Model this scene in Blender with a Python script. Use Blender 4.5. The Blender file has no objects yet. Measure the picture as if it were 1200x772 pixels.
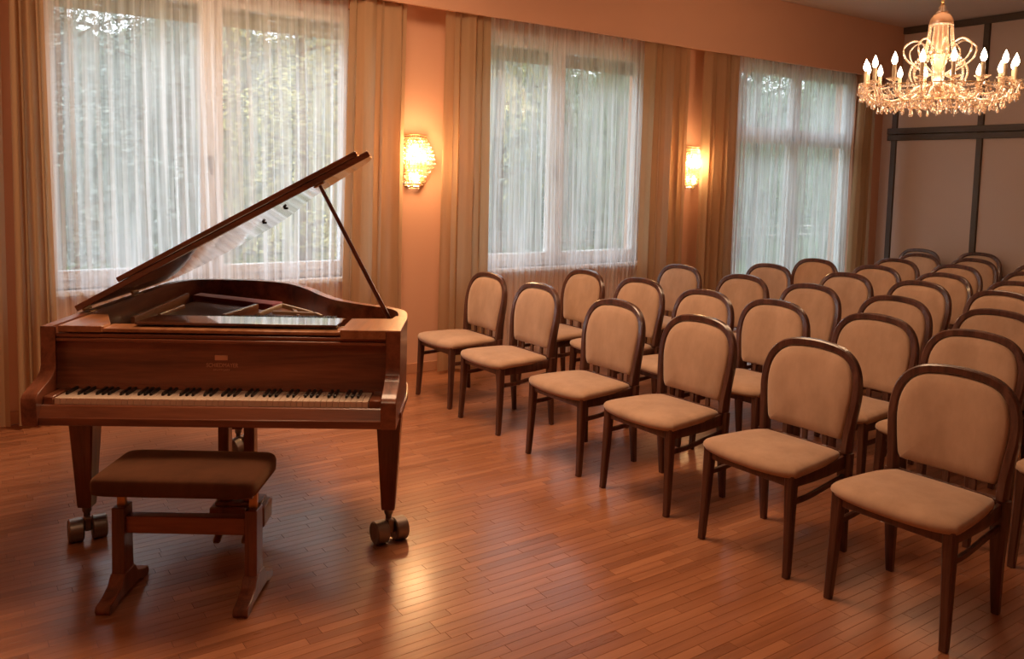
import bpy, bmesh, math, random
from mathutils import Vector, Matrix
import numpy as np
random.seed(7)
PI = math.pi
SC = bpy.context.scene
COL = SC.collection

# ------------------------------------------------------------------ camera, world, lights, exposure
def make_camera():
    f, cy, yaw, pitch, roll, h = 972.567, 288.37, 0.608959, -0.0826571, 0.0243465, 1.643
    fw = Vector((math.sin(yaw) * math.cos(pitch), math.cos(yaw) * math.cos(pitch), math.sin(pitch)))
    r = Vector((math.cos(yaw), -math.sin(yaw), 0)); u = r.cross(fw)
    c, s = math.cos(roll), math.sin(roll)
    r2 = r * c + u * s; u2 = u * c - r * s
    cam = bpy.data.cameras.new('camera'); o = bpy.data.objects.new('camera', cam); COL.objects.link(o)
    M = Matrix((r2, u2, -fw)).transposed().to_4x4(); M.translation = (0, 0, h)
    o.matrix_world = M
    cam.sensor_fit = 'HORIZONTAL'; cam.sensor_width = 36; cam.lens = f / 1200 * 36
    cam.shift_y = -(386 - cy) / 1200
    cam.clip_start = 0.05; cam.clip_end = 200
    SC.camera = o
make_camera()

SKY_STRENGTH = 2.25
w = bpy.data.worlds.new('overcast_sky'); SC.world = w; w.use_nodes = True
bg = w.node_tree.nodes['Background']; bg.inputs[0].default_value = (0.80, 0.88, 1.0, 1); bg.inputs[1].default_value = SKY_STRENGTH

SC.view_settings.view_transform = 'Standard'; SC.view_settings.look = 'None'
SC.view_settings.gamma = 1.0; SC.view_settings.use_curve_mapping = False
SC.view_settings.exposure = 1.08
SC.cycles.max_bounces = 8; SC.cycles.transparent_max_bounces = 16; SC.cycles.diffuse_bounces = 5
SC.cycles.caustics_reflective = False; SC.cycles.caustics_refractive = False
SC.cycles.sample_clamp_indirect = 6.0

WARM = (1.0, 0.63, 0.37)
def point_light(name, loc, power, radius=0.06, col=WARM):
    l = bpy.data.lights.new(name, 'POINT'); l.energy = power; l.color = col; l.shadow_soft_size = radius
    o = bpy.data.objects.new(name, l); o.location = loc; COL.objects.link(o); return o
def ceiling_fill(loc, power, size=0.55, col=WARM):
    l = bpy.data.lights.new('ceiling_fill', 'AREA'); l.shape = 'DISK'; l.size = size; l.energy = power; l.color = col
    o = bpy.data.objects.new('ceiling_fill', l); o.location = loc; COL.objects.link(o); return o
def portal(name, loc, sx, sz):
    l = bpy.data.lights.new(name, 'AREA'); l.shape = 'RECTANGLE'; l.size = sx; l.size_y = sz
    l.cycles.is_portal = True
    o = bpy.data.objects.new(name, l); o.location = loc; o.rotation_euler = (-PI / 2, 0, 0); COL.objects.link(o)
portal('window_portal', (1.62, 6.36, 1.85), 2.1, 2.1)
portal('window_portal', (4.73, 6.36, 1.85), 2.1, 2.1)
portal('window_portal', (8.21, 6.36, 1.5), 2.1, 3.0)
# fill lights added under the ceiling out of view, no fixture behind them
ceiling_fill((2.0, 3.95, 3.575), 60, 1.7)
ceiling_fill((0.2, 1.2, 3.575), 8, 0.9)

# ------------------------------------------------------------------ mesh builder
def basis(t, up=Vector((0, 0, 1))):
    t = t.normalized()
    a = up.cross(t)
    if a.length < 1e-4: a = Vector((1, 0, 0)).cross(t)
    a.normalize(); b = t.cross(a)
    return a, b
class MB:
    def __init__(s): s.bm = bmesh.new()
    def face(s, vs):
        try: return s.bm.faces.new(vs)
        except ValueError: return None
    def box(s, c, d, bev=0.0, rot=None, seg=1):
        m = Matrix.Translation(c) @ (rot.to_4x4() if rot else Matrix()) @ Matrix.Diagonal((d[0], d[1], d[2], 1))
        vs = bmesh.ops.create_cube(s.bm, size=1, matrix=m)['verts']
        if bev > 0:
            es = list({e for v in vs for e in v.link_edges})
            bmesh.ops.bevel(s.bm, geom=es, offset=bev, segments=seg, affect='EDGES', profile=0.5)
        return s
    def box2(s, a, b, bev=0.0, seg=1):
        a = Vector(a); b = Vector(b); return s.box((a + b) / 2, (b - a), bev, None, seg)
    def sweep(s, pts, ws, hs=None, up=(0, 0, 1), n=8, power=4.0, closed=False, caps=True):
        """rounded-rectangle (superellipse) section swept along pts; ws half width along side axis, hs half height"""
        P = [Vector(p) for p in pts]; N = len(P); up = Vector(up)
        if not hasattr(ws, '__len__'): ws = [ws] * N
        hs = ws if hs is None else hs
        if not hasattr(hs, '__len__'): hs = [hs] * N
        rings = []
        for i in range(N):
            if closed: t = P[(i + 1) % N] - P[i - 1]
            else: t = P[min(i + 1, N - 1)] - P[max(i - 1, 0)]
            a, b = basis(t, up)
            ring = []
            for k in range(n):
                th = 2 * PI * (k + 0.5) / n; c, q = math.cos(th), math.sin(th)
                cc = math.copysign(abs(c) ** (2 / power), c); qq = math.copysign(abs(q) ** (2 / power), q)
                ring.append(s.bm.verts.new(P[i] + a * (cc * ws[i]) + b * (qq * hs[i])))
            rings.append(ring)
        for i in range(N if closed else N - 1):
            A, B = rings[i], rings[(i + 1) % N]
            for k in range(n): s.face([A[k], A[(k + 1) % n], B[(k + 1) % n], B[k]])
        if caps and not closed:
            s.face(rings[0][::-1]); s.face(rings[-1])
        return s
    def lathe(s, prof, c=(0, 0, 0), n=12, axis='Z', a0=0, a1=2 * PI, M=None):
        full = abs(a1 - a0 - 2 * PI) < 1e-6; cnt = n if full else n + 1
        rings = []
        for r, z in prof:
            ring = []
            for k in range(cnt):
                th = a0 + (a1 - a0) * k / n
                p = Vector((r * math.cos(th), r * math.sin(th), z))
                if axis == 'X': p = Vector((p.z, p.x, p.y))
                if M: p = M @ p
                ring.append(s.bm.verts.new(Vector(c) + p))
            rings.append(ring)
        for A, B in zip(rings, rings[1:]):
            for k in range(n if full else n):
                k2 = (k + 1) % cnt
                s.face([A[k], A[k2], B[k2], B[k]])
        if full:
            if prof[0][0] > 1e-6: s.face(rings[0][::-1])
            if prof[-1][0] > 1e-6: s.face(rings[-1])
        return s
    def prism(s, poly, vec, bev=0):
        vec = Vector(vec); A = [s.bm.verts.new(p) for p in poly]; B = [s.bm.verts.new(Vector(p) + vec) for p in poly]
        s.face(A[::-1]); s.face(B); n = len(A)
        for k in range(n): s.face([A[k], A[(k + 1) % n], B[(k + 1) % n], B[k]])
        if bev:
            es = list({e for v in A + B for e in v.link_edges})
            bmesh.ops.recalc_face_normals(s.bm, faces=list({f for v in A + B for f in v.link_faces}))
            bmesh.ops.bevel(s.bm, geom=es, offset=bev, segments=1, affect='EDGES', profile=0.5)
        return s
    def grid(s, fn, nu, nv, cu=False):
        V = [[s.bm.verts.new(fn(i, j)) for j in range(nv)] for i in range(nu)]
        for i in range(nu if cu else nu - 1):
            for j in range(nv - 1):
                i2 = (i + 1) % nu
                s.face([V[i][j], V[i2][j], V[i2][j + 1], V[i][j + 1]])
        return V
    def ball(s, c, r, u=6, v=4, sz=1.0):
        M = Matrix.Translation(c) @ Matrix.Diagonal((1, 1, sz, 1))
        bmesh.ops.create_uvsphere(s.bm, u_segments=u, v_segments=v, radius=r, matrix=M); return s
    def ico(s, c, r, sz=1.0):
        bmesh.ops.create_icosphere(s.bm, subdivisions=1, radius=r, matrix=Matrix.Translation(c) @ Matrix.Diagonal((1, 1, sz, 1))); return s
    def mesh(s, name, mat=None, angle=40, smooth=True, recalc=True):
        me = bpy.data.meshes.new(name)
        if recalc: bmesh.ops.recalc_face_normals(s.bm, faces=s.bm.faces)
        s.bm.to_mesh(me); s.bm.free()
        if mat: me.materials.append(mat)
        if smooth:
            me.shade_smooth()
            if angle < 179: me.set_sharp_from_angle(angle=math.radians(angle))
        return me
    def build(s, name, mat, parent=None, loc=(0, 0, 0), angle=40, smooth=True, recalc=True):
        return link(name, s.mesh(name, mat, angle, smooth, recalc), parent, loc)
def link(name, me, parent=None, loc=(0, 0, 0)):
    o = bpy.data.objects.new(name, me); COL.objects.link(o); o.location = loc
    if parent: o.parent = parent
    return o
def empty(name, loc=(0, 0, 0), rz=0, label=None, cat=None, group=None, kind=None):
    o = bpy.data.objects.new(name, None); COL.objects.link(o); o.location = loc; o.rotation_euler = (0, 0, rz)
    o.empty_display_size = 0.1
    return tag(o, label, cat, group, kind)
def tag(o, label=None, cat=None, group=None, kind=None):
    if label: o['label'] = label
    if cat: o['category'] = cat
    if group: o['group'] = group
    if kind: o['kind'] = kind
    return o
def catmull(P, n=6, closed=False):
    P = [Vector(p) for p in P]; out = []; N = len(P)
    for i in range(N if closed else N - 1):
        g = (lambda k: P[k % N]) if closed else (lambda k: P[max(0, min(N - 1, k))])
        p0, p1, p2, p3 = g(i - 1), g(i), g(i + 1), g(i + 2)
        for k in range(n):
            t = k / n
            out.append(0.5 * ((2 * p1) + (p2 - p0) * t + (2 * p0 - 5 * p1 + 4 * p2 - p3) * t * t + (3 * p1 - p0 - 3 * p2 + p3) * t ** 3))
    if not closed: out.append(P[-1])
    return out
def copy_tree(o, parent=None):
    c = o.copy(); COL.objects.link(c)
    if parent: c.parent = parent
    for ch in o.children: copy_tree(ch, c)
    return c

# ------------------------------------------------------------------ materials
class NT:
    def __init__(s, name):
        s.m = bpy.data.materials.new(name); s.m.use_nodes = True; s.t = s.m.node_tree; s.t.nodes.clear()
        s.out = s.n('ShaderNodeOutputMaterial')
    def n(s, typ, **kw):
        x = s.t.nodes.new(typ)
        for k, v in kw.items(): setattr(x, k, v)
        return x
    def l(s, a, b): s.t.links.new(a, b)
    def val(s, sock, v):
        if isinstance(v, bpy.types.NodeSocket): s.l(v, sock)
        else: sock.default_value = v
    def math(s, op, a, b=0.0, clamp=False):
        x = s.n('ShaderNodeMath', operation=op, use_clamp=clamp); s.val(x.inputs[0], a); s.val(x.inputs[1], b); return x.outputs[0]
    def mix(s, f, a, b, mode='MIX'):
        x = s.n('ShaderNodeMix', data_type='RGBA', blend_type=mode); s.val(x.inputs[0], f); s.val(x.inputs[6], a); s.val(x.inputs[7], b); return x.outputs[2]
    def ramp(s, f, stops):
        x = s.n('ShaderNodeValToRGB'); s.l(f, x.inputs[0]); e = x.color_ramp.elements
        e[0].position, e[0].color = stops[0]; e[1].position, e[1].color = stops[-1]
        for p, c in stops[1:-1]: q = e.new(p); q.color = c
        return x.outputs[0]
    def noise(s, vec, scale, detail=4, rough=0.55, dist=0.0):
        x = s.n('ShaderNodeTexNoise'); s.l(vec, x.inputs['Vector']); x.inputs['Scale'].default_value = scale
        x.inputs['Detail'].default_value = detail; x.inputs['Roughness'].default_value = rough; x.inputs['Distortion'].default_value = dist
        return x.outputs['Fac']
    def coords(s, scale=(1, 1, 1), kind='Object', rand=None):
        tc = s.n('ShaderNodeTexCoord'); mp = s.n('ShaderNodeMapping'); mp.inputs['Scale'].default_value = scale
        v = tc.outputs[kind]
        if rand is not None:
            ad = s.n('ShaderNodeVectorMath', operation='ADD'); cb = s.n('ShaderNodeCombineXYZ')
            for k, m_ in enumerate((13.1, 7.7, 3.3)): s.l(s.math('MULTIPLY', rand, m_), cb.inputs[k])
            s.l(v, ad.inputs[0]); s.l(cb.outputs[0], ad.inputs[1]); v = ad.outputs[0]
        s.l(v, mp.inputs['Vector']); return mp.outputs[0]
    def objrand(s): return s.n('ShaderNodeObjectInfo').outputs['Random']
    def bump(s, h, strength=0.2, dist=0.01):
        b = s.n('ShaderNodeBump'); s.l(h, b.inputs['Height']); b.inputs['Strength'].default_value = strength; b.inputs['Distance'].default_value = dist
        return b.outputs[0]
    def pbr(s, col, rough=0.5, metal=0.0, normal=None, **kw):
        p = s.n('ShaderNodeBsdfPrincipled'); s.val(p.inputs['Base Color'], col if not isinstance(col, tuple) else (*col[:3], 1))
        s.val(p.inputs['Roughness'], rough); p.inputs['Metallic'].default_value = metal
        if normal is not None: s.l(normal, p.inputs['Normal'])
        for k, v in kw.items(): s.val(p.inputs[k.replace('_', ' ')], v)
        s.l(p.outputs[0], s.out.inputs[0]); return p
def C(r, g, b): return (r, g, b, 1)
def wood(name, dark, mid, light, along=0, rough=0.3, coat=0.3, scale=1.0, rand=True, coat_rough=0.1, spec=0.5):
    t = NT(name); sc = [22 * scale] * 3; sc[along] = 1.6 * scale
    v = t.coords(tuple(sc), 'Object', t.objrand() if rand else None)
    n1 = t.noise(v, 1.0, 5, 0.6, 0.8); n2 = t.noise(v, 5.0, 3, 0.7)
    f = t.math('ADD', t.math('MULTIPLY', n1, 0.8), t.math('MULTIPLY', n2, 0.25))
    col = t.ramp(f, [(0.38, C(*dark)), (0.52, C(*mid)), (0.68, C(*light))])
    p = t.pbr(col, t.math('ADD', t.math('MULTIPLY', n2, 0.12), rough - 0.06), normal=t.bump(n2, 0.06, 0.002),
              Coat_Weight=coat, Coat_Roughness=coat_rough)
    p.inputs['Specular IOR Level'].default_value = spec
    return t.m
def fabric(name, c1, c2, sheen=0.5, scale=60, rough=0.9, sheen_col=None):
    t = NT(name); v = t.coords((1, 1, 1), 'Object', t.objrand())
    n1 = t.ramp(t.noise(t.coords((1, 1, 0.5), 'Object', t.objrand()), 7, 4, 0.65), [(0.34, C(0, 0, 0)), (0.66, C(1, 1, 1))]); n2 = t.noise(v, scale * 5, 2, 0.6)
    col = t.mix(n1, C(*c1), C(*c2))
    p = t.pbr(col, rough, normal=t.bump(n2, 0.15, 0.002), Sheen_Weight=sheen, Sheen_Roughness=0.45)
    if sheen_col: p.inputs['Sheen Tint'].default_value = C(*sheen_col)
    p.inputs['Specular IOR Level'].default_value = 0.15
    return t.m
def plain(name, c, rough=0.5, metal=0.0, nscale=8, var=0.06, bump=0.03, **kw):
    t = NT(name); v = t.coords(); n = t.noise(v, nscale, 4)
    col = t.mix(n, C(*[x * (1 - var) for x in c]), C(*[min(1, x * (1 + var)) for x in c]))
    t.pbr(col, rough, metal, normal=t.bump(n, bump, 0.003) if bump else None, **kw); return t.m
def emitter(name, c, s):
    t = NT(name); e = t.n('ShaderNodeEmission'); e.inputs[0].default_value = C(*c); e.inputs[1].default_value = s
    t.l(e.outputs[0], t.out.inputs[0]); return t.m
def cloth_thin(name, c, alpha, transl, edge=0.3, var=0.1, stripes=0.0):
    """thin hanging cloth: see-through share, rest split between diffuse and translucent"""
    t = NT(name); v = t.coords((1, 1, 0.06)); n = t.noise(v, 30, 3)
    col = t.mix(n, C(*[x * (1 - var) for x in c]), C(*[min(1, x * (1 + var)) for x in c]))
    d = t.n('ShaderNodeBsdfDiffuse'); tr = t.n('ShaderNodeBsdfTranslucent'); t.l(col, d.inputs[0]); t.l(col, tr.inputs[0])
    m1 = t.n('ShaderNodeMixShader'); m1.inputs[0].default_value = transl; t.l(d.outputs[0], m1.inputs[1]); t.l(tr.outputs[0], m1.inputs[2])
    if alpha >= 1:
        t.l(m1.outputs[0], t.out.inputs[0]); return t.m
    tp = t.n('ShaderNodeBsdfTransparent'); lw = t.n('ShaderNodeLayerWeight'); lw.inputs[0].default_value = 0.5
    n2 = t.noise(t.coords((1, 1, 0.03)), 20, 3)
    f = t.math('ADD', alpha, t.math('MULTIPLY', lw.outputs['Facing'], edge))
    f = t.math('ADD', f, t.math('MULTIPLY', t.math('SUBTRACT', n2, 0.5), stripes), True)
    m2 = t.n('ShaderNodeMixShader'); t.l(f, m2.inputs[0]); t.l(tp.outputs[0], m2.inputs[1]); t.l(m1.outputs[0], m2.inputs[2])
    t.l(m2.outputs[0], t.out.inputs[0]); return t.m
def glassy(name, tint, transp, rough=0.03, diff=0.0):
    t = NT(name); tp = t.n('ShaderNodeBsdfTransparent'); tp.inputs[0].default_value = C(*tint)
    g = t.n('ShaderNodeBsdfGlossy'); g.inputs[0].default_value = C(1, 1, 1); g.inputs['Roughness'].default_value = rough
    m = t.n('ShaderNodeMixShader'); m.inputs[0].default_value = 1 - transp; t.l(tp.outputs[0], m.inputs[1]); t.l(g.outputs[0], m.inputs[2])
    o = m.outputs[0]
    if diff:
        d = t.n('ShaderNodeBsdfTranslucent'); d.inputs[0].default_value = C(*tint)
        m2 = t.n('ShaderNodeMixShader'); m2.inputs[0].default_value = diff; t.l(o, m2.inputs[1]); t.l(d.outputs[0], m2.inputs[2]); o = m2.outputs[0]
    t.l(o, t.out.inputs[0]); return t.m
def floor_wood(name, attr):
    t = NT(name)
    if attr: a = t.n('ShaderNodeAttribute'); a.attribute_name = 'plank_tone'; rnd = a.outputs['Fac']
    else: rnd = t.objrand()
    v = t.coords((1.5, 26, 26), 'Object', rnd)
    n1 = t.noise(v, 1.0, 4, 0.6, 0.6); n2 = t.noise(v, 6.0, 3, 0.7)
    base = t.ramp(rnd, [(0.0, C(0.30, 0.115, 0.055)), (0.3, C(0.36, 0.140, 0.066)), (0.7, C(0.395, 0.155, 0.073)), (1.0, C(0.45, 0.185, 0.088))])
    col = t.mix(t.ramp(n1, [(0.35, C(0, 0, 0)), (0.7, C(1, 1, 1))]), t.mix(1.0, base, C(0.72, 0.68, 0.64), 'MULTIPLY'), base)
    w_ = t.noise(t.coords((0.5, 0.5, 0.5), 'Object'), 1.3, 4, 0.6)
    rough = t.math('ADD', t.math('MULTIPLY', n2, 0.10), t.math('ADD', t.math('MULTIPLY', rnd, 0.07), t.math('ADD', 0.19, t.math('MULTIPLY', w_, 0.10))))
    t.pbr(col, rough, normal=t.bump(n2, 0.05, 0.002), Specular_IOR_Level=0.5, Coat_Weight=0.25, Coat_Roughness=0.16)
    return t.m

M = {}
M['wall'] = plain('peach_plaster', (0.64, 0.35, 0.225), 0.85, nscale=3, var=0.03, bump=0.05)
M['ceiling'] = plain('ceiling_paint', (0.62, 0.50, 0.42), 0.9, var=0.02)
M['panel'] = plain('panel_paint', (0.55, 0.42, 0.36), 0.75, nscale=2, var=0.03)
M['dark_frame'] = plain('dark_frame_wood', (0.085, 0.060, 0.045), 0.5, nscale=10, var=0.15)
M['white_frame'] = plain('window_frame_paint', (0.80, 0.81, 0.83), 0.35, var=0.02, bump=0)
M['shutter'] = plain('roller_shutter', (0.36, 0.35, 0.29), 0.6)
M['glass'] = glassy('window_glass', (0.96, 0.98, 0.97), 0.965, 0.01)
M['sheer'] = cloth_thin('sheer_voile', (0.90, 0.91, 0.93), 0.55, 0.70, 0.28, 0.02, 1.5)
M['drape'] = cloth_thin('drape_linen', (0.54, 0.36, 0.215), 1.0, 0.50, var=0.08)
M['base'] = plain('baseboard_paint', (0.50, 0.24, 0.13), 0.5)
M['floor'] = floor_wood('parquet_plank', False); M['floor_s'] = floor_wood('parquet_strip', True)
M['subfloor'] = plain('joint_dark', (0.11, 0.042, 0.022), 0.9)
M['chair_wood'] = wood('chair_walnut', (0.042, 0.016, 0.011), (0.080, 0.029, 0.019), (0.125, 0.050, 0.032), 2, 0.32, 0.35, 1.2)
M['velvet'] = fabric('beige_velvet', (0.385, 0.24, 0.158), (0.485, 0.31, 0.21), 0.5, sheen_col=(1, 0.88, 0.78))
M['piano'] = wood('piano_walnut', (0.115, 0.036, 0.019), (0.215, 0.069, 0.034), (0.31, 0.108, 0.053), 0, 0.36, 0.3, 0.55, False, 0.12)
M['piano_b'] = wood('piano_walnut_side', (0.115, 0.036, 0.019), (0.215, 0.069, 0.034), (0.31, 0.108, 0.053), 1, 0.36, 0.3, 0.55, False, 0.12)
M['piano_v'] = wood('piano_walnut_leg', (0.075, 0.022, 0.011), (0.145, 0.042, 0.020), (0.21, 0.066, 0.030), 2, 0.30, 0.4, 0.8, True, 0.1)
M['piano_light'] = wood('piano_inner_wood', (0.22, 0.085, 0.035), (0.34, 0.14, 0.06), (0.45, 0.20, 0.09), 1, 0.35, 0.3, 0.6, False)
M['piano_gloss'] = wood('music_shelf_polish', (0.055, 0.018, 0.010), (0.09, 0.03, 0.015), (0.13, 0.045, 0.022), 0, 0.12, 1.0, 0.5, False, 0.03, 0.8)
M['lid_under'] = wood('lid_polish', (0.085, 0.024, 0.012), (0.15, 0.045, 0.021), (0.21, 0.07, 0.032), 0, 0.16, 1.0, 0.5, False, 0.05, 0.8)
M['ivory'] = plain('key_ivory', (0.70, 0.54, 0.42), 0.3, var=0.03, bump=0)
M['ebony'] = plain('key_ebony', (0.012, 0.010, 0.010), 0.35, var=0.1, bump=0)
M['brass'] = plain('aged_brass', (0.45, 0.25, 0.11), 0.32, 1.0, var=0.1)
M['steel'] = plain('dull_steel', (0.27, 0.22, 0.19), 0.42, 1.0, var=0.12)
M['black_metal'] = plain('black_metal', (0.015, 0.013, 0.012), 0.45)
M['iron'] = plain('gilded_iron_plate', (0.36, 0.20, 0.10), 0.45, 0.4)
M['gold_edge'] = plain('pale_gilt_edge', (0.62, 0.46, 0.28), 0.4, 0.3)
M['felt'] = fabric('plum_felt', (0.30, 0.07, 0.11), (0.38, 0.10, 0.15), 0.4)
M['string'] = plain('copper_string', (0.34, 0.16, 0.09), 0.4, 0.5)
M['soundboard'] = wood('soundboard_spruce', (0.14, 0.055, 0.028), (0.20, 0.08, 0.04), (0.26, 0.11, 0.05), 1, 0.4, 0.2, 0.8, False)
M['bench_velvet'] = fabric('brown_velvet', (0.062, 0.022, 0.010), (0.095, 0.034, 0.015), 0.25, sheen_col=(1, 0.6, 0.35))
M['inlay'] = plain('brass_inlay', (0.62, 0.29, 0.165), 0.4, 0.0, bump=0)
M['crystal'] = glassy('crystal', (1.0, 0.90, 0.72), 0.60, 0.08, 0.16)
M['crystal_c'] = glassy('crystal_amber', (1.0, 0.86, 0.72), 0.58, 0.10, 0.13)
M['gilt'] = plain('gilt_metal', (0.65, 0.42, 0.18), 0.3, 1.0)
M['candle'] = plain('candle_sleeve', (0.78, 0.58, 0.36), 0.5, var=0.02, bump=0)
M['bulb'] = emitter('lit_bulb', (1.0, 0.80, 0.54), 10)
M['bulb_s'] = emitter('lit_sconce_bulb', (1.0, 0.74, 0.44), 48)
M['frost'] = glassy('frosted_glass', (0.88, 0.66, 0.48), 0.45, 0.2, 0.35)
M['bark'] = plain('bark', (0.10, 0.085, 0.07), 0.9, nscale=20, var=0.3, bump=0.4)
M['lawn'] = plain('lawn', (0.10, 0.14, 0.06), 0.95, nscale=6, var=0.4)
def leafmat(name, c):
    t = NT(name); n = t.noise(t.coords(), 2.6, 4, 0.7)
    col = t.mix(t.ramp(n, [(0.38, C(0, 0, 0)), (0.62, C(1, 1, 1))]), C(*[x * 0.40 for x in c]), C(*[min(1, x * 1.75) for x in c]))
    d = t.n('ShaderNodeBsdfDiffuse'); tr = t.n('ShaderNodeBsdfTranslucent'); t.l(col, d.inputs[0]); t.l(col, tr.inputs[0])
    m1 = t.n('ShaderNodeMixShader'); m1.inputs[0].default_value = 0.4; t.l(d.outputs[0], m1.inputs[1]); t.l(tr.outputs[0], m1.inputs[2]); t.l(m1.outputs[0], t.out.inputs[0]); return t.m
M['leaf_green'] = leafmat('leaf_green', (0.25, 0.29, 0.19)); M['leaf_yellow'] = leafmat('leaf_yellow', (0.55, 0.50, 0.26)); M['leaf_grey'] = leafmat('leaf_grey', (0.28, 0.31, 0.28))

# ------------------------------------------------------------------ room shell
YW, YC, ZC, HC, XB = 6.042, 5.802, 2.951, 3.589, 9.856
XL, YF = -2.6, -2.4
WT = 0.28
WINS = [(0.55, 2.71, 0.84, 2.90), (3.65, 5.81, 0.84, 2.90), (7.13, 9.29, 0.03, 2.96)]
mb = MB()
x = XL - 0.2
for (a, b, z0, z1) in WINS:
    mb.box2((x, YW, -0.1), (a, YW + WT, HC)); mb.box2((a, YW, -0.1), (b, YW + WT, z0)); mb.box2((a, YW, z1), (b, YW + WT, HC)); x = b
mb.box2((x, YW, -0.1), (XB + 0.2, YW + WT, HC))
tag(mb.build('wall_back', M['wall'], smooth=False), kind='structure')
tag(MB().box2((XL - 0.2, YF - 0.2, -0.1), (XL, YW, HC)).build('wall_left', M['wall'], smooth=False), kind='structure')
tag(MB().box2((XL, YF - 0.2, -0.1), (XB + 0.2, YF, HC)).build('wall_front', M['wall'], smooth=False), kind='structure')
tag(MB().box2((XL - 0.2, YF - 0.2, HC), (XB + 0.2, YW + WT, HC + 0.15)).build('ceiling', M['ceiling'], smooth=False), kind='structure')
# bulkhead hiding the curtain track
mb = MB(); mb.box2((XL, YC, ZC), (XB, YC + 0.035, HC)); mb.box2((XL, YC + 0.035, ZC + 0.10), (XB, YW, ZC + 0.14))
tag(mb.build('trim_1', M['wall'], smooth=False), kind='structure')
tag(MB().box2((XL, YW - 0.016, 0.0), (7.1, YW, 0.085), 0.004).build('baseboard_back', M['base']), kind='structure')
tag(MB().box2((9.32, YW - 0.016, 0.0), (XB, YW, 0.085), 0.004).build('baseboard_right', M['base']), kind='structure')

# end wall with dark framed panels
wr = empty('wall_right', (XB, 0, 0), kind='structure')
MB().box2((0.03, YF, -0.1), (0.2, YW, HC)).build('backing', M['panel'], wr, smooth=False)
posts = [5.887]
while posts[-1] > YF + 0.6: posts.append(posts[-1] - 1.038)
PW = 0.065
for i, py in enumerate(posts):
    MB().box2((-0.02, py - PW, 0), (0.03, py, HC), 0.004).build('post', M['dark_frame'], wr)
    if i < len(posts) - 1:
        a, b = posts[i + 1], py - PW
        MB().box2((0.004, a + 0.003, 0.01), (0.03, b - 0.003, 2.215), 0.003).build('panel', M['panel'], wr)
        MB().box2((0.004, a + 0.003, 2.365), (0.03, b - 0.003, 3.51), 0.003).build('panel', M['panel'], wr)
    if i % 2 == 1:
        for hz in (0.55, 1.33, 1.97):
            MB().sweep([(-0.024, py - PW + 0.004, hz - 0.06), (-0.024, py - PW + 0.004, hz + 0.06)], 0.009, n=8, power=2).build('hinge', M['dark_frame'], wr)
for nm, z0, z1, d in (('rail', 2.215, 2.285, 0.035), ('rail', 2.292, 2.365, 0.045), ('beam', 3.51, HC - 0.002, 0.03)):
    MB().box2((-d, YF, z0), (0.028, 5.93, z1), 0.004).build(nm, M['dark_frame'], wr)

# windows
for k, (a, b, z0, z1) in enumerate(WINS):
    w_ = empty('window_%d' % (k + 1), ((a + b) / 2, YW + 0.10, z0), kind='structure')
    hw = (b - a) / 2; H = z1 - z0; y0, y1 = -0.035, 0.035
    fr = MB(); t = 0.055
    fr.box2((-hw, y0, 0), (-hw + t, y1, H), 0.004); fr.box2((hw - t, y0, 0), (hw, y1, H), 0.004)
    fr.box2((-hw + t, y0, H - t), (hw - t, y1, H), 0.004); fr.box2((-hw + t, y0, 0), (hw - t, y1, t), 0.004)
    fr.box2((-0.03, y0, t), (0.03, y1, H - t), 0.004)
    fr.build('window_frame', M['white_frame'], w_)
    for sgn in (-1, 1):
        x0, x1 = (-hw + t, -0.03) if sgn < 0 else (0.03, hw - t)
        zs = [(t, H - t)] if k < 2 else [(t, 2.11), (2.17, H - t)]
        for (c0, c1) in zs:
            ca = MB(); q = 0.05; low = 0.065 if (k < 2 or c0 > 1) else 0.12
            ca.box2((x0, y0 - 0.012, c0), (x0 + q, y1 - 0.01, c1), 0.004); ca.box2((x1 - q, y0 - 0.012, c0), (x1, y1 - 0.01, c1), 0.004)
            ca.box2((x0 + q, y0 - 0.012, c1 - q), (x1 - q, y1 - 0.01, c1), 0.004); ca.box2((x0 + q, y0 - 0.012, c0), (x1 - q, y1 - 0.01, c0 + low), 0.004)
            cas = ca.build('casement', M['white_frame'], w_)
            MB().box2((x0 + q - 0.005, -0.004, c0 + low - 0.005), (x1 - q + 0.005, 0.004, c1 - q + 0.005)).build('pane', M['glass'], cas, smooth=False)
    if k < 2:
        MB().box2((-hw - 0.03, -0.16, -0.035), (hw + 0.03, 0.0, 0.0), 0.006).build('sill', M['white_frame'], w_)
        sl = MB()
        for j in range(4): sl.sweep([(-hw + t, 0.075, H - t - 0.022 - 0.042 * j), (hw - t, 0.075, H - t - 0.022 - 0.042 * j)], 0.008, 0.021, n=8, power=2.6)
        sl.build('roller_shutter', M['shutter'], w_)
    else:
        MB().box2((-hw + t, y0, 2.11), (hw - t, y1, 2.17), 0.004).build('transom', M['white_frame'], w_)
    hd = MB(); hz = H * 0.42
    hd.box((-0.012 if k < 2 else 0.06, y0 - 0.018, hz), (0.024, 0.014, 0.08), 0.004); hd.box((-0.012 if k < 2 else 0.06, y0 - 0.045, hz - 0.04), (0.018, 0.016, 0.11), 0.005)
    hd.box((-0.012 if k < 2 else 0.06, y0 - 0.03, hz), (0.014, 0.03, 0.014))
    hd.build('window_handle', M['steel'], w_)
    MB().box2((-hw, 0.04, -0.02), (hw, 0.26, 0.0), 0.004).build('outer_sill', M['white_frame'], w_)

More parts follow.
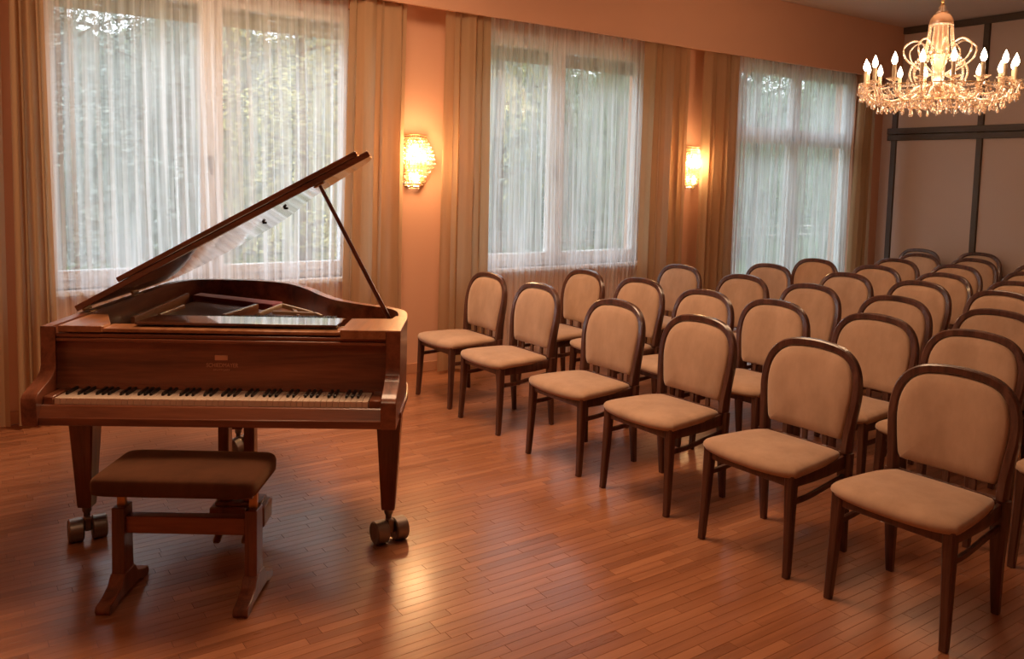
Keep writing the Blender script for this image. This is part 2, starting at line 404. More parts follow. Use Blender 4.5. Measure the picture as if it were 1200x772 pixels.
# floor: slab with single parquet strips on it
fl = tag(MB().box2((XL - 0.2, YF - 0.2, -0.1), (XB + 0.2, YW + WT, -0.006)).build('floor', M['subfloor'], smooth=False), kind='structure')
rng = random.Random(3)
PWID = 0.046
strips = []
j = 0; y = YF
lens = [0.30, 0.36, 0.42, 0.48]
while y < YW - 0.02:
    x = XL + rng.uniform(-0.4, 0)
    while x < XB:
        L = rng.choice(lens); strips.append((x, y, L)); x += L
    y += PWID; j += 1
camf = Vector((math.sin(0.609), math.cos(0.609)))
def seen_size(s_):
    px, py = s_[0] + s_[2] / 2, s_[1] + PWID / 2
    d = px * camf.x + py * camf.y; side = px * camf.y - py * camf.x
    if d < 2.15 or abs(side) > 0.64 * d + 0.1: return -1
    if px > 2.7 and py < 1.35: return 0
    return 1 / d
strips.sort(key=seen_size, reverse=True)
GAP = 0.0005
plank_mesh = {}
def plank_bm(m, x0, y0, L):
    return m.box2((x0 + GAP, y0 + GAP, -0.008), (x0 + L - GAP, y0 + PWID - GAP, 0.0), 0.0005)
for L in lens:
    plank_mesh[L] = plank_bm(MB(), 0, 0, L).mesh('floor_plank', M['floor'], smooth=False)
for (x, y, L) in strips[:300]:
    o = link('floor_plank', plank_mesh[L], fl, (x, y, 0))
V, Fc, tone = [], [], []
for (x, y, L) in strips[300:]:
    n = len(V); a, b, c, d = x + GAP, x + L - GAP, y + GAP, y + PWID - GAP; e = 0.0005
    V += [(a, c, -0.008), (b, c, -0.008), (b, d, -0.008), (a, d, -0.008), (a, c, -e), (b, c, -e), (b, d, -e), (a, d, -e), (a + e, c + e, 0), (b - e, c + e, 0), (b - e, d - e, 0), (a + e, d - e, 0)]
    Fc += [(n + 8, n + 9, n + 10, n + 11)]
    for q in range(4):
        q2 = (q + 1) % 4; Fc += [(n + q, n + q2, n + 4 + q2, n + 4 + q), (n + 4 + q, n + 4 + q2, n + 8 + q2, n + 8 + q)]
    tone += [rng.random()] * 9
me = bpy.data.meshes.new('parquet_strips'); me.from_pydata(V, [], Fc); me.materials.append(M['floor_s'])
at = me.attributes.new('plank_tone', 'FLOAT', 'FACE'); at.data.foreach_set('value', tone)
tag(link('parquet_strips', me, fl), kind='stuff')

# ------------------------------------------------------------------ outside: garden
tag(MB().box2((-14, YW + 0.5, -0.9), (34, 45, -0.5)).build('lawn', M['lawn'], smooth=False), 'dull green lawn behind the windows', 'lawn', kind='structure')
def tree(loc, h, spread, lm, nleaf, seed, label, ls=(0.022, 0.045)):
    r = random.Random(seed); t = empty('tree', loc, 0, label, 'tree', 'trees outside the windows')
    def lim(v, q):
        d_ = math.hypot(v.x, v.y)
        return v if d_ < q * spread else Vector((v.x * q * spread / d_, v.y * q * spread / d_, v.z))
    tr = MB(); top = Vector((r.uniform(-.2, .2), r.uniform(-.2, .2), h * 0.9))
    tr.sweep(catmull([(0, 0, 0), (r.uniform(-.1, .1), 0.05, h * .3), top * 0.6, top], 3), [0.11, .10, .10, .095, .09, .08, .07, .06, .045, .02][:10], n=7, power=2)
    cl = []
    for i in range(34):
        z = h * r.uniform(0.08, 0.92); a = r.uniform(0, 2 * PI); L = spread * r.uniform(0.5, 0.95)
        st = top * (z / (h * 0.9)); en = lim(st + Vector((math.cos(a) * L, math.sin(a) * L, r.uniform(-.1, .4) * L)), 0.9); mid = (st + en) / 2 + Vector((0, 0, 0.1 * L))
        tr.sweep([st, mid, en], [0.022, 0.014, 0.006], n=5, power=2)
        cl += [mid, en, (mid + en) / 2, en]
    tr.build('trunk', M['bark'], t)
    V, F = [], []
    for i in range(nleaf):
        c = r.choice(cl); p = lim(c + Vector((r.gauss(0, 1), r.gauss(0, 1), r.gauss(0, .9))) * 0.22 * spread, 0.96)
        a = Vector((r.gauss(0, 1), r.gauss(0, 1), r.gauss(0, 1))).normalized(); b = a.orthogonal().normalized(); s_ = r.uniform(*ls)
        n = len(V); V += [p - a * s_, p + b * s_ * .5, p + a * s_, p - b * s_ * .5]; F.append((n, n + 1, n + 2, n + 3))
    me = bpy.data.meshes.new('foliage'); me.from_pydata(V, [], F); me.materials.append(lm); tag(link('foliage', me, t), kind='stuff')
GZ = -0.5
tl = [(1.15, 'leaf_grey', 'grey-green tree behind the left pane over the piano'),
      (4.05, 'leaf_yellow', 'yellowish tree behind the pane right of the piano lid'),
      (6.95, 'leaf_grey', 'grey-green tree behind the left pane of the middle window'),
      (9.85, 'leaf_green', 'green tree behind the right pane of the middle window'),
      (12.75, 'leaf_green', 'green tree behind the left pane of the window beside the chandelier'),
      (15.65, 'leaf_grey', 'grey-green tree behind the right pane of the window beside the chandelier')]
for i, (x, lm, lb) in enumerate(tl): tree((x, 10.3 + 0.3 * (i % 2), GZ), 5.6 + 0.3 * (i % 3), 1.40, M[lm], 14000, 30 + i, lb)
tl = [(-0.6, 'leaf_green', 'large tree further back at the left of the piano window'), (4.2, 'leaf_grey', 'large tree further back behind the piano window'),
      (9.0, 'leaf_yellow', 'large yellowing tree further back between piano window and middle window'), (13.8, 'leaf_green', 'large tree further back behind the middle window'),
      (18.6, 'leaf_grey', 'large tree further back left of the far window'), (23.4, 'leaf_green', 'large tree further back behind the far window')]
for i, (x, lm, lb) in enumerate(tl): tree((x, 15.5, GZ), 7.5 + 0.5 * (i % 2), 2.35, M[lm], 16000, 60 + i, lb, (0.05, 0.09))
def bank():
    r = random.Random(5); y0 = 21.0; m = MB()
    ph = [r.uniform(0, 6) for _ in range(6)]
    def top(x): return (5.7 + 0.7 * min(1, max(0, (x - 7) / 4))) + 0.5 * math.sin(x * 0.7 + ph[0]) + 0.35 * math.sin(x * 1.7 + ph[1])
    def fn(i, j):
        x = -8 + i * 0.6; v = j / 9; h = top(x)
        return Vector((x, y0 + 0.35 * math.sin(x * 1.3 + 4 * v + ph[2]) + 0.3 * math.sin(x * 2.9 - 7 * v) + 1.6 * v ** 3, GZ + h * v))
    m.grid(fn, 78, 10)
    def fb(i, j): p = fn(i, 9); return Vector((p.x, p.y + j * 1.2, p.z * (1 - j) + GZ * j))
    m.grid(fb, 78, 2)
    o = tag(m.build('hedge', M['leaf_grey'], None, angle=180), 'tall pale green hedge bank far behind all the trees', 'hedge')
    V, F = [], []
    for i in range(16000):
        x = r.uniform(-7.8, 37.5); v = r.random() ** 0.8; p = fn((x + 8) / 0.6, 9 * v) + Vector((0, r.uniform(-0.35, 0.1), r.uniform(-.1, .2)))
        a = Vector((r.gauss(0, 1), r.gauss(0, 1), r.gauss(0, 1))).normalized(); b = a.orthogonal().normalized(); s_ = r.uniform(0.07, 0.14)
        n = len(V); V += [p - a * s_, p + b * s_ * .5, p + a * s_, p - b * s_ * .5]; F.append((n, n + 1, n + 2, n + 3))
    me = bpy.data.meshes.new('foliage'); me.from_pydata(V, [], F); me.materials.append(M['leaf_green']); tag(link('foliage', me, o), kind='stuff')
bank()
# balcony railing seen through the middle and the far window
rl = empty('balcony_railing', (7.4, 7.3, GZ), 0, 'thin grey balcony railing seen through the middle and far sheer curtains', 'railing')
for z in (0.94, 1.055): MB().sweep([(-2.6, 0, z - GZ), (3.4, 0, z - GZ)], 0.008, n=6, power=2).build('rail', M['steel'], rl)
for i in range(4): MB().box((-2.5 + 1.9 * i, 0, 0.77), (0.025, 0.025, 1.55)).build('post', M['steel'], rl)

# ------------------------------------------------------------------ curtains
def curtain(name, x0, x1, yc, n, amp, mat, label, cat, group, seed, z0=0.03, z1=3.0, flare=(0, 0), per=10, rows=16, top=0.75):
    r = random.Random(seed); ph = [r.uniform(0, 6) for _ in range(8)]
    W = x1 - x0; nu = n * per + 1
    def fn(i, j):
        u = i / (nu - 1); v = j / (rows - 1); z = z1 + (z0 - z1) * v
        uu = u + 0.10 / n * math.sin(2 * PI * u * 2.3 + ph[0]) * 3 + 0.012 * math.sin(3 * v + ph[1] + 5 * u)
        s_ = math.sin(2 * PI * n * uu + ph[2]); s2 = math.sin(2 * PI * n * 0.5 * uu + ph[3])
        a = amp * (top + (1 - top) * min(1, v * 2.5)) * (0.72 + 0.28 * math.sin(2 * PI * u * n * 0.31 + ph[4]))
        yy = a * (s_ + 0.35 * s2 * min(1, v * 2))
        xx = x0 + W * u + (flare[0] * (1 - u) + flare[1] * u) * v + 0.35 * amp * math.sin(4 * PI * n * uu + 2 * ph[2]) * 0.5
        return Vector((xx - (x0 + x1) / 2, yy, z))
    m = MB(); m.grid(fn, nu, rows)
    o = m.build(name, mat, None, ((x0 + x1) / 2, yc, 0), 180, True, False)
    return tag(o, label, cat, group)
g = 'sheer white curtains at the windows'
curtain('sheer_curtain', 0.50, 2.60, 5.965, 30, 0.020, M['sheer'], 'sheer white curtain across the window behind the piano', 'curtain', g, 1, flare=(0.10, -0.02), per=10)
curtain('sheer_curtain', 3.78, 5.66, 5.965, 36, 0.018, M['sheer'], 'sheer white curtain across the middle window between the wall lamps', 'curtain', g, 2, per=10)
curtain('sheer_curtain', 6.88, 9.14, 5.965, 40, 0.020, M['sheer'], 'sheer white curtain across the far window beside the chandelier', 'curtain', g, 3, flare=(0.03, -0.02), per=10)
g = 'tan drapes beside the windows'
curtain('drape', 0.39, 0.575, 5.88, 2, 0.030, M['drape'], 'tan drape at the left edge of the window behind the piano', 'curtain', g, 4, flare=(0.0, 0.06), per=16)
curtain('drape', 0.02, 0.345, 5.87, 3, 0.030, M['drape'], 'dark tan drape cut by the left edge of the picture', 'curtain', g, 5, per=16)
curtain('drape', 2.575, 3.045, 5.875, 4, 0.034, M['drape'], 'tan drape between the piano lid tip and the left wall lamp', 'curtain', g, 6, flare=(-0.045, -0.02), per=16)
curtain('drape', 3.40, 3.84, 5.875, 4, 0.034, M['drape'], 'tan drape right of the left wall lamp', 'curtain', g, 7, flare=(-0.03, 0.02), per=16)
curtain('drape', 5.60, 6.20, 5.875, 5, 0.034, M['drape'], 'tan drape left of the right wall lamp', 'curtain', g, 8, flare=(-0.03, 0.0), per=16)
curtain('drape', 6.42, 6.93, 5.875, 5, 0.034, M['drape'], 'tan drape right of the right wall lamp', 'curtain', g, 9, flare=(-0.01, 0.0), per=16)
curtain('drape', 9.09, 9.47, 5.875, 4, 0.034, M['drape'], 'tan drape at the far corner below the chandelier', 'curtain', g, 10, flare=(-0.05, 0.02), per=16)

# ------------------------------------------------------------------ wall lamps
def bead_ring(m, rx, ry, z, n, r, sz=1.0, a0=PI, a1=2 * PI):
    for i in range(n):
        a = a0 + (a1 - a0) * (i + 0.5) / n
        m.ico((rx * math.cos(a), ry * math.sin(a), z), r, sz)
def make_sconce(loc, label):
    t = empty('wall_lamp', loc, 0, label, 'wall lamp', 'crystal wall lamps')
    MB().box((0, -0.012, 0), (0.16, 0.02, 0.40), 0.006).build('back_plate', M['gilt'], t)
    tiers = [(0.105, 0.195), (0.12, 0.17), (0.135, 0.14), (0.15, 0.11), (0.165, 0.08), (0.178, 0.05), (0.188, 0.02), (0.19, -0.015), (0.17, -0.05), (0.145, -0.085), (0.11, -0.125), (0.105, -0.155), (0.085, -0.185), (0.055, -0.21)]
    fr = MB(); cr = MB()
    for i, (rr, z) in enumerate(tiers):
        ry = rr * 0.72
        fr.sweep([(rr * math.cos(a), ry * math.sin(a), z + 0.017) for a in np.linspace(PI, 2 * PI, 17)], 0.0035, n=5, power=2)
        bead_ring(cr, rr, ry, z, int(8 + rr * 54), 0.0115, 1.35)
    fr.build('frame', M['gilt'], t); tag(cr.build('crystal_beads', M['crystal'], t, angle=10), kind='stuff')
    for bx, bz in ((-0.07, 0.03), (0.07, 0.03), (0.0, 0.09), (0.0, -0.13)):
        MB().lathe([(0.001, -0.03), (0.014, -0.02), (0.018, 0.0), (0.012, 0.025), (0.001, 0.045)], (bx, -0.065, bz), 8).build('bulb', M['bulb_s'], t, angle=180)
    for bx in (-0.07, 0.07, 0):
        MB().lathe([(0.012, -0.05), (0.012, 0.0)], (bx, -0.065, 0.0 if bx else 0.06), 8).build('lamp_holder', M['gilt'], t)
    point_light('wall_lamp_light', (loc[0], loc[1] - 0.13, loc[2] + 0.04), 17, 0.12, (1.0, 0.60, 0.28))
make_sconce((3.21, YW, 1.755), 'lit crystal wall lamp between the piano lid tip and the middle window')
make_sconce((6.43, YW, 1.79), 'lit crystal wall lamp between the middle and far windows')

# ------------------------------------------------------------------ chandelier
def make_chandelier(loc):
    t = empty('chandelier', loc, 0.29, 'large lit crystal chandelier hanging over the chairs', 'chandelier')
    t.scale = (0.915,) * 3; zt = (HC - loc[2]) / 0.915
    ca = MB(); ca.lathe([(0.001, zt), (0.07, zt), (0.065, zt - 0.02), (0.03, zt - 0.05), (0.012, zt - 0.07), (0.001, zt - 0.07)], n=14); ca.build('ceiling_cup', M['gilt'], t)
    rod = MB(); rod.sweep([(0, 0, zt - 0.06), (0, 0, 0.60)], 0.008, n=6, power=2)
    for i in range(7): rod.ball((0, 0, 0.66 + 0.03 * i), 0.015, 8, 5)
    rod.build('chain', M['gilt'], t)
    MB().lathe([(0.012, 0.66), (0.03, 0.645), (0.02, 0.625), (0.045, 0.61), (0.05, 0.60), (0.02, 0.595)], n=14).build('top_knob', M['crystal_c'], t, angle=180)
    MB().lathe([(0.02, 0.60), (0.06, 0.585), (0.082, 0.55), (0.086, 0.52), (0.080, 0.50), (0.072, 0.50)], n=18).build('top_dome', M['frost'], t, angle=180)
    MB().lathe([(0.02, 0.56), (0.045, 0.50), (0.05, 0.42), (0.045, 0.34), (0.03, 0.30), (0.055, 0.27), (0.06, 0.22), (0.04, 0.18), (0.03, 0.10), (0.06, 0.06), (0.085, 0.02), (0.06, -0.02), (0.03, -0.06), (0.001, -0.08)], n=16).build('stem', M['frost'], t, angle=180)
    NA = 16; R = 0.53
    for i in range(NA):
        a = 2 * PI * i / NA; c, s_ = math.cos(a), math.sin(a)
        P = lambda r, z: Vector((r * c, r * s_, z))
        arm = MB().sweep(catmull([P(0.05, 0.03), P(0.16, 0.02), P(0.28, -0.07), P(0.40, -0.10), P(0.50, -0.05), P(R, 0.035)], 4), 0.010, n=7, power=2.2).build('arm', M['crystal_c'], t, angle=180)
        MB().lathe([(0.008, 0.03), (0.03, 0.035), (0.055, 0.052), (0.057, 0.056), (0.03, 0.044), (0.01, 0.042)], P(R, 0), 12).build('drip_pan', M['crystal_c'], arm, angle=180)
        MB().lathe([(0.0145, 0.04), (0.0145, 0.155), (0.009, 0.158)], P(R, 0), 10).build('candle', M['candle'], arm)
        MB().lathe([(0.007, 0.156), (0.017, 0.168), (0.0225, 0.186), (0.018, 0.212), (0.007, 0.240), (0.001, 0.254)], P(R, 0), 8).build('bulb', M['bulb'], arm, angle=180)
    up = MB()
    for i in range(8):
        a = 2 * PI * (i + .5) / 8; c, s_ = math.cos(a), math.sin(a); P = lambda r, z: Vector((r * c, r * s_, z))
        up = MB().sweep(catmull([P(0.05, 0.12), P(0.13, 0.16), P(0.235, 0.24), P(0.26, 0.33), P(0.19, 0.385), P(0.12, 0.36), P(0.11, 0.30), P(0.15, 0.28)], 4), 0.007, n=6, power=2.2)
        up.build('scroll', M['crystal_c'], t, angle=180)
    st = MB()
    for i in range(16):        # bead strands from the dome to the waist, and from waist to arm ring
        a = 2 * PI * i / 16; c, s_ = math.cos(a), math.sin(a)
        for k in range(13):
            u = k / 12; r = 0.084 + 0.030 * u ** 1.6; z = 0.505 - 0.22 * u
            st.ico((r * c, r * s_, z), 0.0085, 1.2)
        for k in range(14):
            u = k / 13; r = 0.115 + 0.06 * math.sin(u * PI) + 0.06 * u; z = 0.28 - 0.24 * u
            st.ico((r * c, r * s_, z), 0.0085, 1.2)
        a2 = a + PI / 16
        for r1, zz, sag in ((0.555, 0.045, 0.055), (0.555, 0.03, 0.10), (0.42, -0.06, 0.05)):
            for k in range(10):
                u = (k + .5) / 10; aa = a + 2 * PI / 16 * u; st.ico((r1 * math.cos(aa), r1 * math.sin(aa), zz - 4 * sag * u * (1 - u)), 0.0075)
        for k in range(11):
            u = k / 10; r = 0.20 + 0.32 * u; z = 0.02 - 0.11 * math.sin(u * PI) - 0.02
            st.ico((r * c, r * s_, z), 0.008)
    for j, (r, z) in enumerate(((0.11, 0.285), (0.115, 0.26), (0.52, 0.005), (0.45, -0.05))):
        n = int(r * 2 * PI / 0.021)
        for i in range(n):
            a = 2 * PI * i / n; st.ico((r * math.cos(a), r * math.sin(a), z - 0.02 * abs(math.sin(a * 8))), 0.0085)
    tag(st.build('bead_strands', M['crystal_c'], t, angle=10), kind='stuff')
    rr = random.Random(11); dr = MB()
    def drop(p, s_):
        dr.lathe([(0.001, 0.0), (0.006 * s_, -0.012 * s_), (0.011 * s_, -0.030 * s_), (0.007 * s_, -0.042 * s_), (0.001, -0.046 * s_)], p, 6)
    for ring, (r, z, n) in enumerate(((0.575, 0.035, 48), (0.56, -0.02, 44), (0.505, -0.06, 40), (0.54, -0.03, 44), (0.47, -0.10, 40), (0.40, -0.115, 36), (0.33, -0.11, 30), (0.26, -0.10, 24), (0.18, -0.09, 18), (0.10, -0.085, 12))):
        for i in range(n):
            a = 2 * PI * (i + rr.uniform(-.2, .2)) / n
            drop((r * math.cos(a), r * math.sin(a), z + rr.uniform(-0.02, 0.02)), rr.uniform(0.9, 1.3))
    tag(dr.build('crystal_drops', M['crystal_c'], t, angle=10), kind='stuff')
    fr = MB()
    for r, z in ((0.53, 0.01), (0.40, -0.105), (0.20, -0.08), (0.11, 0.275)):
        fr.sweep([(r * math.cos(a), r * math.sin(a), z) for a in np.linspace(0, 2 * PI, 49)[:-1]], 0.004, n=5, power=2, closed=True)
    fr.build('ring_frame', M['gilt'], t)
    point_light('chandelier_light', (loc[0], loc[1], loc[2] + 0.25), 32, 0.42, WARM)
make_chandelier((5.985, 3.25, 2.345))

# ------------------------------------------------------------------ chairs
def make_chair():
    t = empty('dining_chair', (0, 0, 0))
    W = M['chair_wood']
    def leg(sy, front):
        m = MB()
        if front:
            m.sweep([(0.004, sy * 0.228, 0.0), (0.008, sy * 0.228, 0.02), (0.018, sy * 0.222, 0.22), (0.024, sy * 0.217, 0.40), (0.024, sy * 0.217, 0.435)],
                    [0.0145, 0.0155, 0.019, 0.0225, 0.0225], [0.0145, 0.0155, 0.019, 0.023, 0.023], up=(0, 1, 0), n=8, power=5)
        else:
            m.sweep(catmull([(0.447, sy * 0.214, 0.0), (0.432, sy * 0.213, 0.20), (0.425, sy * 0.214, 0.36), (0.425, sy * 0.216, 0.46)], 3),
                    [0.0135, 0.0145, 0.0155, 0.0165, 0.0175, 0.0185, 0.019, 0.0195, 0.0195, 0.0195], [0.0145, 0.017, 0.02, 0.023, 0.026, 0.0285, 0.031, 0.032, 0.032, 0.032], up=(0, 1, 0), n=8, power=5)
        return m.build('leg', W, t)
    for s_ in (1, -1): leg(s_, True); leg(s_, False)
    # bent back frame
    pts = []
    half = [(0.216, 0.46), (0.221, 0.54), (0.231, 0.63), (0.238, 0.70), (0.235, 0.773), (0.215, 0.838), (0.173, 0.885), (0.109, 0.911), (0.0, 0.921)]
    half = [(y, 0.46 + (z - 0.46) * 0.975) for y, z in half]
    for y, z in half: pts.append((y, z))
    for y, z in half[-2::-1]: pts.append((-y, z))
    def bx(z): v = (z - 0.46) / 0.46; return 0.425 + 0.010 * v + 0.052 * v * v
    P3 = catmull([(bx(z), y, z) for y, z in pts], 4)
    N = len(P3); ws = []; hs = []
    m = MB()
    # section: across in the back plane ~0.032 wide, depth 0.05 at the seat to 0.03 at the top
    rings = []
    for i, p in enumerate(P3):
        tq = (P3[min(i + 1, N - 1)] - P3[max(i - 1, 0)]).normalized(); dep = Vector((1, 0, 0)); dep = (dep - tq * dep.dot(tq)).normalized(); inn = tq.cross(dep)
        v = min(1, max(0, (p.z - 0.46) / 0.35)); hd = 0.031 + (0.017 - 0.031) * v; hw = 0.0185 + (0.0185 - 0.0185) * v
        ring = []
        for k in range(8):
            th = 2 * PI * (k + .5) / 8; c, q = math.cos(th), math.sin(th)
            c = math.copysign(abs(c) ** 0.45, c); q = math.copysign(abs(q) ** 0.45, q)
            ring.append(m.bm.verts.new(p + inn * (c * hw) + dep * (q * hd)))
        rings.append(ring)
    for A, B in zip(rings, rings[1:]):
        for k in range(8): m.face([A[k], A[(k + 1) % 8], B[(k + 1) % 8], B[k]])
    m.face(rings[0][::-1]); m.face(rings[-1])
    m.build('back_frame', W, t)
    # padded backrest
    inner = [(0.0, 0.903), (0.103, 0.893), (0.160, 0.870), (0.196, 0.830), (0.2155, 0.771), (0.2185, 0.70), (0.2115, 0.63), (0.204, 0.57), (0.199, 0.537), (0.190, 0.518), (0.168, 0.508)]
    inner = [(y, z - 0.025 * max(0, (z - 0.51) / 0.41)**1 * 0.46) for y, z in inner]
    lp = [(y, z) for y, z in inner] + [(0.0, 0.507)] + [(-y, z) for y, z in inner[:0:-1]]
    lp = [(p.y, p.z) for p in catmull([(0, y, z) for y, z in lp], 3, True)]
    cz = 0.71
    m = MB(); n = len(lp); prof = [(1.0, 0.010), (1.0, -0.004), (0.985, -0.016), (0.94, -0.024), (0.75, -0.031), (0.4, -0.034), (0.02, -0.034)]
    rg = []
    for k, dx in prof:
        rg.append([m.bm.verts.new((bx(cz + (z - cz) * k) + dx + 0.014 * (1 - (y * k / 0.22) ** 2), y * k, cz + (z - cz) * k)) for y, z in lp])
    for A, B in zip(rg, rg[1:]):
        for k in range(n): m.face([A[k], A[(k + 1) % n], B[(k + 1) % n], B[k]])
    m.face(rg[-1])
    bk = [m.bm.verts.new((v.co.x + 0.016, v.co.y * 0.985, cz + (v.co.z - cz) * 0.985)) for v in rg[0]]
    for k in range(n): m.face([rg[0][(k + 1) % n], rg[0][k], bk[k], bk[(k + 1) % n]])
    m.face(bk[::-1])
    m.build('backrest', M['velvet'], t, angle=60)
    # seat cushion
    out = []
    half = [(-0.038, 0.0), (-0.034, 0.10), (-0.020, 0.185), (0.002, 0.236), (0.030, 0.250), (0.15, 0.244), (0.30, 0.226), (0.395, 0.204), (0.412, 0.17), (0.415, 0.0)]
    out = [(x, y) for x, y in half] + [(x, -y) for x, y in half[-2:0:-1]]
    out = [(p.x, p.y) for p in catmull([(x, y, 0) for x, y in out], 3, True)]
    cx = 0.19
    def dome(x, y, k):   # front edge rolls over
        return -0.010 * max(0, (0.10 - x) / 0.14) ** 2 - 0.008 * max(0, (x - 0.30) / 0.12)
    prof = [(0.90, 0.428), (0.975, 0.432), (1.0, 0.446), (0.995, 0.458), (0.965, 0.468), (0.88, 0.476), (0.65, 0.482), (0.3, 0.485), (0.02, 0.485)]
    m = MB(); n = len(out); rg = []
    for k, z in prof: rg.append([m.bm.verts.new((cx + (x - cx) * k, y * k, z + dome(cx + (x - cx) * k, y * k, k))) for x, y in out])
    for A, B in zip(rg, rg[1:]):
        for k in range(n): m.face([A[k], A[(k + 1) % n], B[(k + 1) % n], B[k]])
    m.face(rg[-1]); m.face(rg[0][::-1])
    m.build('seat', M['velvet'], t, angle=180)
    # apron under the seat
    m = MB()
    m.sweep([(0.022, y, z) for y, z in ((-0.20, 0.408), (0, 0.404), (0.20, 0.408))], 0.010, [0.026, 0.022, 0.026], n=8, power=6)
    for s_ in (1, -1):
        m.sweep([(0.03, s_ * 0.216, 0.406), (0.14, s_ * 0.219, 0.405), (0.28, s_ * 0.217, 0.408), (0.42, s_ * 0.214, 0.420)], 0.010, [0.026, 0.026, 0.028, 0.030], n=8, power=6)
    m.sweep([(0.425, -0.21, 0.415), (0.425, 0.21, 0.415)], 0.010, 0.028, n=8, power=6)
    m.build('seat_rail', W, t)
    for s_ in (1, -1):
        MB().sweep(catmull([(0.03, s_ * 0.218, 0.315), (0.14, s_ * 0.219, 0.318), (0.28, s_ * 0.217, 0.335), (0.42, s_ * 0.214, 0.352)], 3), 0.008, 0.014, n=6, power=4).build('stretcher', W, t)
    MB().sweep([(0.426, -0.21, 0.452), (0.426, 0.21, 0.452)], 0.010, 0.013, n=6, power=4).build('cross_rail', W, t)
    for y in (-0.105, 0.0, 0.105):
        MB().box((0.430, y, 0.489), (0.014, 0.026, 0.060), 0.002).build('spindle', W, t)
    return t
proto = make_chair()
BX = 0.468     # from front foot line to back top
ORD = ['first', 'second', 'third', 'fourth', 'fifth', 'sixth', 'seventh', 'eighth']
D = math.radians
rows = [
 [(2.945, 5.188, .8), (2.908, 4.513, .4), (2.879, 3.676, 1.7), (2.900, 3.025, 1.9), (2.874, 2.302, 1.6), (2.892, 1.649, 2.0)],
 [(4.232 - BX, 5.053, -1), (4.268 - BX, 4.438, 1), (4.211 - BX, 3.759, 1.5), (4.266 - BX, 3.228, 2), (4.33 - BX, 2.60, 1), (4.31 - BX, 2.045, 1.5), (4.29 - BX, 1.38, 1)],
 [(5.30 - BX, 5.034, 0), (5.209 - BX, 4.265, 1.5), (5.203 - BX, 3.649, 1), (5.18 - BX, 2.98, 2), (5.194 - BX, 2.352, 1)],
 [(6.164 - BX, 4.766, 1), (6.17 - BX, 4.013, -1), (6.20 - BX, 3.39, 1.5), (6.20 - BX, 2.784, 1)],
 [(7.05 - BX, 4.916, 0), (7.03 - BX, 4.264, 1), (7.0 - BX, 3.632, 1), (6.98 - BX, 3.023, 1)],
 [(7.91 - BX, 4.588, 1), (7.90 - BX, 3.994, 0), (7.9 - BX, 3.33, 1)],
 [(8.80 - BX, 4.843, 1), (8.787 - BX, 4.256, 2), (8.79 - BX, 3.63, 1)],
 [(9.47 - BX, 5.22, 0), (9.66 - BX, 4.63, 1)]]
first = True
for i, row in enumerate(rows):
    for k, (x, y, a) in enumerate(row):
        o = proto if first else copy_tree(proto); first = False
        o.location = (x, y, 0); o.rotation_euler = (0, 0, D(a))
        if i == 0:
            where = ['nearest the windows', 'second from the windows', 'third from the windows', 'third from the camera', 'second from the camera', 'nearest the camera at the right edge'][k]
            lb = 'beige velvet chair in the row facing the piano, ' + where
        elif i == 1 and k == 6: lb = 'beige velvet chair cut by the right edge, behind the nearest front-row chair'
        else:
            lb = 'beige velvet chair in the %s row from the piano, %s from the windows' % (ORD[i], 'nearest' if k == 0 else ORD[k])
            if i == 7: lb = 'beige velvet chair in the last row by the panelled end wall, %s' % ('nearest the windows' if k == 0 else 'second from the windows')
        tag(o, lb, 'chair', 'beige velvet chairs set in rows')

# ------------------------------------------------------------------ grand piano
PX, PY, PYAW = 0.3650, 3.6430, math.radians(32.507)
pn = empty('grand_piano', (PX, PY, 0), -PYAW, 'walnut baby grand piano with raised lid standing before the windows', 'piano')
AL, AR, BF, Z0, BT, ZT = -0.103, 1.342, -0.045, 0.636, 0.109, 1.0
WP, WB, WV, WL = M['piano'], M['piano_b'], M['piano_v'], M['piano_light']
rim_key = [(AL, BT), (AL - 0.003, 0.4), (AL - 0.006, 0.9), (AL - 0.006, 1.38), (-0.085, 1.56), (-0.02, 1.665), (0.10, 1.70), (0.30, 1.695), (0.45, 1.655), (0.60, 1.56),
           (0.74, 1.36), (0.84, 1.17), (0.955, 0.985), (1.09, 0.86), (1.20, 0.785), (1.27, 0.72), (1.32, 0.62), (1.34, 0.45), (AR, 0.30), (AR, BT)]
outer = catmull([(a, b, 0) for a, b in rim_key], 5)
def offset(curve, d):
    res = []; N = len(curve)
    for i in range(N):
        t = (curve[min(i + 1, N - 1)] - curve[max(i - 1, 0)]).normalized(); res.append(curve[i] + Vector((t.y, -t.x, 0)) * d)
    return res
inner = offset(outer, 0.042)
def rim_piece(z0, z1, o_, i_, m):
    sec = [(o_, z0), (o_, z1), (i_, z1), (i_, z0)]
    R = [[m.bm.verts.new((c[i].x, c[i].y, z)) for i in range(len(outer))] for c, z in sec]
    for k in range(4):
        A, B = R[k], R[(k + 1) % 4]
        for i in range(len(outer) - 1): m.face([A[i], A[i + 1], B[i + 1], B[i]])
    m.face([r[0] for r in R]); m.face([r[-1] for r in R][::-1]); return m
rim_piece(0.655, ZT, outer, inner, MB()).build('rim', WB, pn, angle=50)
rim_piece(0.640, 0.662, offset(outer, -0.008), inner, MB()).build('base_moulding', WB, pn, angle=50)
MB().prism([(p.x, p.y, 0.66) for p in offset(outer, 0.02)], (0, 0, 0.02)).build('bottom_board', WB, pn, smooth=False)
